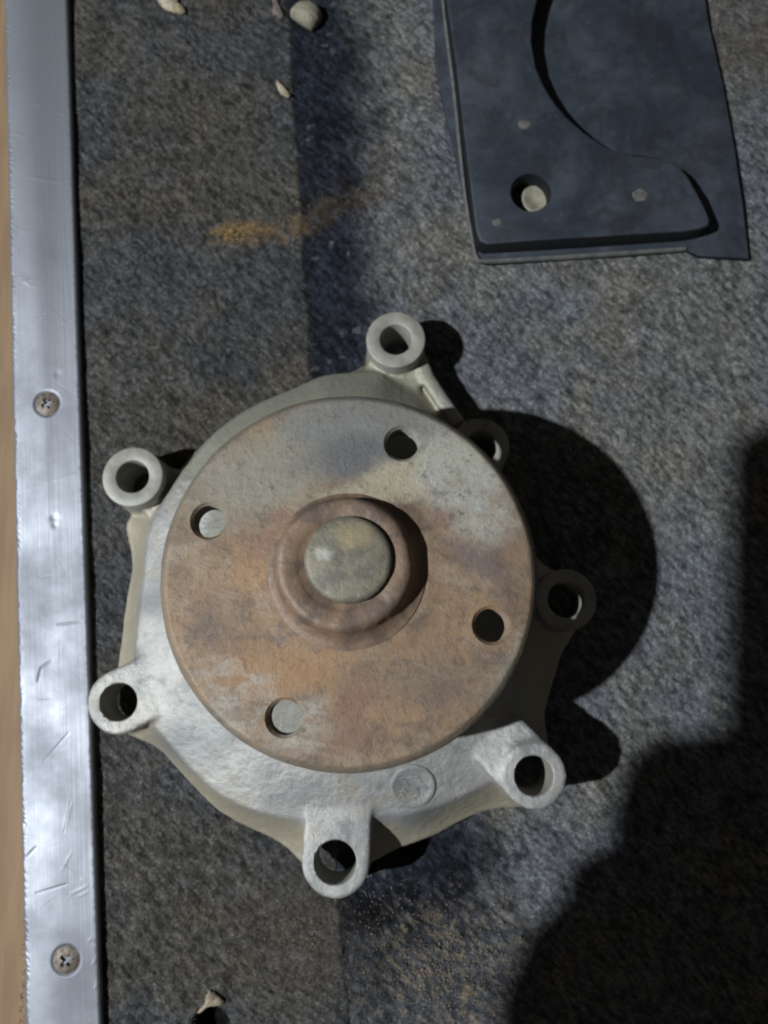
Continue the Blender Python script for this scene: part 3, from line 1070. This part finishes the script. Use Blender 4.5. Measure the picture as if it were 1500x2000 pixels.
SH0, SH1, SLAB = 0.5, 2.0, 9.5
sheet_px = [(842, -150), (846, 0), (851, 136), (869, 217), (889, 300), (906, 388), (917, 450), (926, 498), (938, 512), (960, 514), (1150, 500),
            (1340, 488), (1364, 500), (1464, 506), (1450, 390), (1436, 290), (1414, 168), (1387, 54), (1378, 0), (1356, -150)]
sheet = [at(u, v, SH1)[:2] for u, v in sheet_px]
slab_px = [(856, -150), (872, 0), (892, 136), (913, 317), (930, 450), (936, 469), (950, 476), (1100, 467), (1340, 451), (1368, 447), (1384, 441), (1388, 430), (1380, 410), (1362, 376), (1346, 346), (1334, 331), (1318, 318),
           (1290, 309), (1255, 304), (1214, 298), (1183, 285), (1143, 259), (1110, 230), (1084, 200), (1064, 168), (1048, 131), (1039, 80), (1041, 40), (1050, 0),
           (1064, -40), (1092, -84), (1130, -118), (1180, -150)]
slabp = [at(u, v, SLAB)[:2] for u, v in slab_px]
cen = np.mean([at(u, v, 0) for u, v in ((900, 100), (1420, 450))], 0)
pad = empty('rubber_pad', (cen[0] * MM, cen[1] * MM, 0))
tag(pad, 'black moulded rubber pad with a round cutout and one hole, at upper right', 'rubber pad')


def shift(poly):
    return [(p[0] - cen[0], p[1] - cen[1]) for p in poly]


me = slab(shift(sheet), SH0, SH1, 0.5, 2)
sharp(me, 45)
base_sheet = link('base_sheet', me, M_RUB, pad)
hc = at(1037, 376, SLAB) - cen
me = slab(shift(slabp), SH1 - 0.2, SLAB, 1.0, 3)
V_, F_ = lathe([(0, SH1 - 3), (6.3, SH1 - 3), (6.5, SLAB - 0.8), (7.2, SLAB + 0.1), (7.2, SLAB + 3), (0, SLAB + 3)], 48, hc[0], hc[1])
me = cut(me, [raw_mesh('c', V_, F_)])
sharp(me, 45)
raised = link('raised_plate', me, M_RUB, pad)
# worn pale lip along the left and the lower rim
lip_px = [(860, -150), (866, 0), (888, 181), (907, 363), (924, 470), (932, 502), (945, 508), (1000, 506), (1150, 497), (1341, 484)]
lp = spline([at(u, v, SH1 + 0.8)[:2] - cen[:2] for u, v in lip_px], 6, False)
V_, F_ = [], []
for i, p in enumerate(lp):
    d = lp[min(i + 1, len(lp) - 1)] - lp[max(i - 1, 0)]
    d = d / np.linalg.norm(d)
    nrm = np.array([-d[1], d[0]])
    w_ = 0.75 * (0.75 + 0.5 * vnoise(np.array(i / 5.0), np.array(0.0), 3))
    for k in range(7):
        a = math.pi * k / 6
        V_.append((p[0] + nrm[0] * w_ * math.cos(a), p[1] + nrm[1] * w_ * math.cos(a), SH1 - 0.3 + (0.9 + w_ * 0.5) * math.sin(a)))
    if i:
        b = i * 7
        F_ += [(b - 7 + k, b - 6 + k, b + 1 + k, b + k) for k in range(6)]
me = raw_mesh('lip', V_, F_)
bm = bmesh.new()
bm.from_mesh(me)
bmesh.ops.recalc_face_normals(bm, faces=bm.faces)
bm.to_mesh(me)
bm.free()
tag(link('rim_lip', me, M_LIP, base_sheet), 'pale dusty lip along the left and lower rim of the pad')

t = NT('cream_plug')
n1 = t.noise(250, 5, 0.6)
t.set('Base Color', t.mix(t.ramp(n1, 0.35, 0.7), (0.29, 0.27, 0.205), (0.18, 0.165, 0.125)))
t.set('Roughness', 0.6)
M_CREAM = t.m
pc = at(1046, 390, 3.0) - cen
V_, F_ = lathe([(0, SH1), (5.3, SH1), (5.2, 3.4), (4.6, 3.9), (3.4, 3.7), (3.0, 3.4), (0, 3.5)], 40, pc[0], pc[1])
me = raw_mesh('plug', V_, F_)
sharp(me, 40)
tag(link('plug', me, M_CREAM, raised), 'cream plug seen at the bottom of the hole')
t = NT('dust_spot')
n1 = t.noise(500, 5, 0.6)
t.set('Base Color', t.mix(t.ramp(n1, 0.3, 0.7), (0.13, 0.125, 0.11), (0.06, 0.062, 0.065)))
t.set('Roughness', 0.9)
M_DUST = t.m
for (u, v, r_) in [(1024, 243, 2.0), (1250, 381, 2.5), (971, 434, 1.5)]:
    p_ = at(u, v, SLAB) - cen
    V_, F_ = lathe([(0, SLAB - 0.6), (r_, SLAB - 0.6), (r_, SLAB - 0.02), (r_ * 0.85, SLAB + 0.1), (r_ * 0.45, SLAB + 0.05), (0, SLAB + 0.08)], 28, p_[0], p_[1],
                   lambda a, z: 0.08 * math.sin(2 * a + 1) + 0.06 * math.sin(5 * a))
    link('moulded_dot', raw_mesh('dot', V_, F_), M_DUST, raised)


# ================================================================== LITTER ON THE CARPET
def chip_mesh(poly, z0, h, jag=0.12, crown=0.3, seed=0):
    r_ = random.Random(seed)
    c = np.mean(poly, 0)
    n = len(poly)
    V, F = [], []
    for s, z in ((0.9, z0), (1.0, z0 + h * 0.35), (0.93, z0 + h * 0.85), (0.6, z0 + h * (1 + crown * 0.6)), (0.28, z0 + h * (1 + crown))):
        for p in poly:
            q = c + (p - c) * s * (1 + r_.uniform(-jag, jag) * 0.4)
            V.append((q[0], q[1], z + r_.uniform(-jag, jag) * h))
    for j in range(4):
        F += [(j * n + k, j * n + (k + 1) % n, (j + 1) * n + (k + 1) % n, (j + 1) * n + k) for k in range(n)]
    F.append(tuple(range(n))[::-1])
    F.append(tuple(range(4 * n, 5 * n)))
    return raw_mesh('chip', V, F)


def chip(name, px, z0, h, mat, label, cat, seed, crown=0.3, jag=0.12, smooth=True, per=3):
    pts = spline([at(u, v, z0 + h * 0.5)[:2] for u, v in px], per)
    c = pts.mean(0)
    me = chip_mesh(pts - c, 0, h, jag, crown, seed)
    bm = bmesh.new()
    bm.from_mesh(me)
    bmesh.ops.recalc_face_normals(bm, faces=bm.faces)
    bm.to_mesh(me)
    bm.free()
    o = link(name, me, mat, None, smooth)
    o.location = (c[0] * MM, c[1] * MM, z0 * MM)
    return tag(o, label, cat)


def litter_mat(name, a, b, sc=300):
    t = NT(name)
    n1 = t.noise(sc, 5, 0.65)
    t.set('Base Color', t.mix(t.ramp(n1, 0.35, 0.68), a, b))
    t.set('Roughness', 0.7)
    t.set('Normal', t.bump(n1, 0.6, 0.4))
    return t.m


M_SHELL = litter_mat('pale_chip', (0.40, 0.35, 0.26), (0.21, 0.16, 0.10))
M_STONE = litter_mat('stone', (0.25, 0.23, 0.17), (0.14, 0.13, 0.09), 220)
M_PINK = litter_mat('brown_fluff', (0.16, 0.12, 0.11), (0.09, 0.07, 0.065), 600)
M_TAN = litter_mat('torn_backing', (0.33, 0.265, 0.19), (0.16, 0.12, 0.09), 500)
chip('wood_chip', [(308, -12), (312, 6), (326, 20), (345, 26), (360, 26), (362, 17), (350, 8), (346, -8), (328, -16)], FLAP_Z - 0.2, 1.8, M_SHELL,
     'cream broken chip at the top edge, left of the round pebble', 'chip', 3, 0.1, 0.25)
chip('wood_chip', [(539, 158), (546, 160), (558, 172), (568, 188), (560, 191), (549, 184), (542, 172)], FLAP_Z - 0.1, 1.0, M_SHELL,
     'small cream sliver at the edge of the carpet flap', 'chip', 5, 0.2, 0.2)
chip('pebble', [(566, 28), (574, 16), (588, 7), (606, 5), (622, 14), (629, 28), (624, 44), (610, 56), (596, 50), (580, 40)], -0.6, 4.2, M_STONE,
     'rounded beige pebble at the top beside the carpet step', 'pebble', 8, 0.25, 0.06, True, 5)
chip('fluff', [(534, -20), (544, -8), (546, 10), (554, 30), (548, 38), (538, 30), (530, 22), (534, 8), (526, -10)], FLAP_Z - 0.3, 1.1, M_PINK,
     'brownish pink scrap on the flap rim left of the pebble', 'scrap', 13, 0.2, 0.35)
chip('torn_backing', [(386, 1975), (398, 1962), (402, 1948), (408, 1936), (418, 1937), (428, 1947), (436, 1952), (434, 1962), (424, 1964), (412, 1966), (398, 1970), (390, 1980)], FLAP_Z - 0.2, 0.9, M_TAN,
     'tan torn flake above the small dark hole in the carpet', 'flake', 21, 0.2, 0.3)

# loose crumbs of rust and sand: many, tiny
t = NT('crumb')
t.set('Base Color', t.n('ShaderNodeAttribute', attribute_name='tint').outputs['Color'])
t.set('Roughness', 0.9)
M_CRUMB = t.m
cv_ = np.array([[1, 0, 0], [-1, 0, 0], [0, 1, 0], [0, -1, 0], [0, 0, 1], [0, 0, -1]], float)
cf_ = np.array([[0, 2, 4], [2, 1, 4], [1, 3, 4], [3, 0, 4], [2, 0, 5], [1, 2, 5], [3, 1, 5], [0, 3, 5]])
Vc, Fc, Cc = [], [], []
spots = [(860, 1880, 85, 60, 760, 0), (600, 1830, 60, 50, 50, 0), (740, 1750, 50, 30, 60, 0), (980, 1740, 40, 30, 14, 0), (690, 1790, 90, 40, 60, 0), (465, 459, 30, 8, 70, 1), (570, 442, 25, 8, 16, 1),
         (690, 395, 40, 22, 14, 0), (1345, 1170, 40, 15, 6, 0), (1120, 1600, 70, 50, 14, 0), (330, 240, 120, 140, 30, 1), (1000, 1150, 400, 500, 60, 0)]
for (u, v, su, sv, n_, fl_) in spots:
    for _ in range(n_):
        p = at(random.gauss(u, su), random.gauss(v, sv), 0)
        onf = p[0] < float(edge_x(p[1]))
        if onf and p[0] < -100:
            continue
        zz = FLAP_Z + 0.25 if onf else 0.15
        r_ = random.uniform(0.09, 0.30) * (1.5 if random.random() < 0.06 else 1)
        M3 = np.array(Matrix.Rotation(random.uniform(0, 6.28), 3, Vector((random.random(), random.random(), random.random() + .1)).normalized()))
        vv = (cv_ * np.array([random.uniform(.6, 1.4) for _ in range(18)]).reshape(6, 3)) @ M3 * r_ + np.array([p[0], p[1], zz])
        Fc.append(cf_ + 6 * len(Vc))
        Vc.append(vv)
        cc = random.choice([(0.26, 0.19, 0.11), (0.30, 0.21, 0.11), (0.20, 0.16, 0.11), (0.28, 0.25, 0.19)])
        if (u, v) in ((465, 459), (570, 442)):
            cc = random.choice([(0.24, 0.145, 0.055), (0.19, 0.12, 0.05)])
        Cc.append(np.repeat(np.array([cc]), 6, 0))
tag(fast_obj('rust_crumbs', np.concatenate(Vc) * MM, np.concatenate(Fc), M_CRUMB, None, np.concatenate(Cc)),
    'scattered rust and sand crumbs on the carpet below the pump', kind='stuff')

# ================================================================== THE HAND AND PHONE THAT SHADE THE LOWER RIGHT
ZC = 285.0


def lift(u, v, z=ZC):
    g_ = at(u, v, 0)
    return g_ + (LAMP - g_) * (z / LAMP[2])


a_, b_ = lift(1452, 826), lift(1440, 1420)
d_ = (b_ - a_)[:2]
d_ = d_ / np.linalg.norm(d_)
n_ = np.array([-d_[1], d_[0]])
if n_[0] < 0:
    n_ = -n_
PW, PLN = 74.0, 156.0
pc_ = a_[:2] + d_ * PLN / 2 + n_ * PW / 2
rp = []
for (sx_, sy_) in ((1, 1), (-1, 1), (-1, -1), (1, -1)):
    cx_, cy_ = sx_ * (PW / 2 - 9), sy_ * (PLN / 2 - 9)
    a0_ = math.atan2(sy_, sx_) - math.pi / 4
    rp += [(cx_ + 9 * math.cos(a0_ + k * math.pi / 16), cy_ + 9 * math.sin(a0_ + k * math.pi / 16)) for k in range(9)]
me = slab(rp, -4, 4, 1.5, 3)
sharp(me, 50)
t = NT('phone_body')
t.set('Base Color', (0.03, 0.03, 0.035)).set('Roughness', 0.3)
phone = link('mobile_phone', me, t.m)
phone.location = (pc_[0] * MM, pc_[1] * MM, ZC * MM)
phone.rotation_euler = (0, 0, math.atan2(n_[1], n_[0]))
tag(phone, 'dark mobile phone held out of frame whose shadow makes the right edge black', 'phone')

# hand and forearm: one skin, in phone coordinates (x across, y up the phone)
t = NT('skin')
t.set('Base Color', (0.42, 0.26, 0.19)).set('Roughness', 0.55)
M_SKIN = t.m


def skin(chains, radii):
    V, E, R, key = [], [], [], {}
    for ch, rr in zip(chains, radii):
        prev = None
        for p, r in zip(ch, rr):
            k = tuple(round(x, 2) for x in p)
            if k not in key:
                key[k] = len(V)
                V.append(p)
                R.append(r)
            i = key[k]
            if prev is not None:
                E.append((prev, i))
            prev = i
    me = bpy.data.meshes.new('skin')
    me.from_pydata(V, E, [])
    ob = temp(me)
    ob.modifiers.new('k', 'SKIN')
    for sv, r in zip(me.skin_vertices[0].data, R):
        sv.radius = (r, r)
    me.skin_vertices[0].data[0].use_root = True
    m_ = ob.modifiers.new('u', 'SUBSURF')
    m_.levels = 2
    return bake(ob)


def to_phone(u, v):
    p = lift(u, v)[:2] - pc_
    s_ = math.atan2(n_[1], n_[0])
    return np.array([p[0] * math.cos(s_) + p[1] * math.sin(s_), -p[0] * math.sin(s_) + p[1] * math.cos(s_)])


wr = to_phone(1420, 2030)
el = to_phone(1560, 2700)
pm_ = to_phone(1450, 1780)
wrist = (wr[0], wr[1], -26)
pm_ = pm_ + np.array([22.0, 0.0])
palm = (pm_[0], pm_[1], -24)
palm2 = (pm_[0] - 6, pm_[1] + 24, -22)
chains = [[palm, wrist, ((wr[0] + el[0]) / 2, (wr[1] + el[1]) / 2, -30), (el[0], el[1], -34)], [palm, palm2]]
radii = [[24, 25, 33, 40], [24, 20]]
fx = -PW / 2
for k, (v_, out) in enumerate(((1490, 1250), (1575, 1250), (1665, 1240), (1755, 1215))):
    tip = to_phone(out, v_)
    yb = tip[1]
    r_ = (8.8, 9.2, 8.8, 7.6)[k]
    base = palm2 if k < 2 else palm
    chains.append([base, (fx - 2, yb - 2, -17), (min(tip[0] + r_, fx - 9), yb, -3), (fx + 1, yb + 1, 12), (fx + 13, yb + 1, 13)])
    radii.append([16, r_ * 1.1, r_, r_ * 0.9, r_ * 0.75])
chains.append([palm, (pm_[0] + 26, pm_[1] + 12, -18), (PW / 2 + 9, pm_[1] + 34, -2), (PW / 2 - 2, pm_[1] + 52, 14)])
radii.append([18, 13, 10.5, 8.5])
me = skin(chains, radii)
person = link('person', me, M_SKIN)
person.location = phone.location
person.rotation_euler = phone.rotation_euler
tag(person, 'hand and forearm of the person out of frame whose shadow darkens the lower right', 'person')
# sleeve
V_, F_ = [], []
w3, e3 = np.array([wr[0], wr[1], -26.0]), np.array([el[0], el[1], -34.0])
dirn = (e3 - w3) / np.linalg.norm(e3 - w3)
s1 = np.cross(dirn, [0, 0, 1.0])
s1 /= np.linalg.norm(s1)
s2 = np.cross(dirn, s1)
for j, f in enumerate(np.linspace(0.02, 1.1, 16)):
    for k in range(32):
        a = 2 * math.pi * k / 32
        r_ = 37 + 9 * f + 1.6 * math.sin(j * 2.1 + 3 * math.sin(a))
        q = w3 + (e3 - w3) * f + r_ * (s1 * math.cos(a) + s2 * math.sin(a))
        V_.append(q)
    if j:
        b = j * 32
        F_ += [(b - 32 + k, b - 32 + (k + 1) % 32, b + (k + 1) % 32, b + k) for k in range(32)]
F_.append(tuple(range(len(V_) - 32, len(V_))))
me = raw_mesh('sleeve', V_, F_)
t = NT('dark_sleeve')
t.set('Base Color', (0.04, 0.045, 0.06)).set('Roughness', 0.9)
link('sleeve', me, t.m, person)
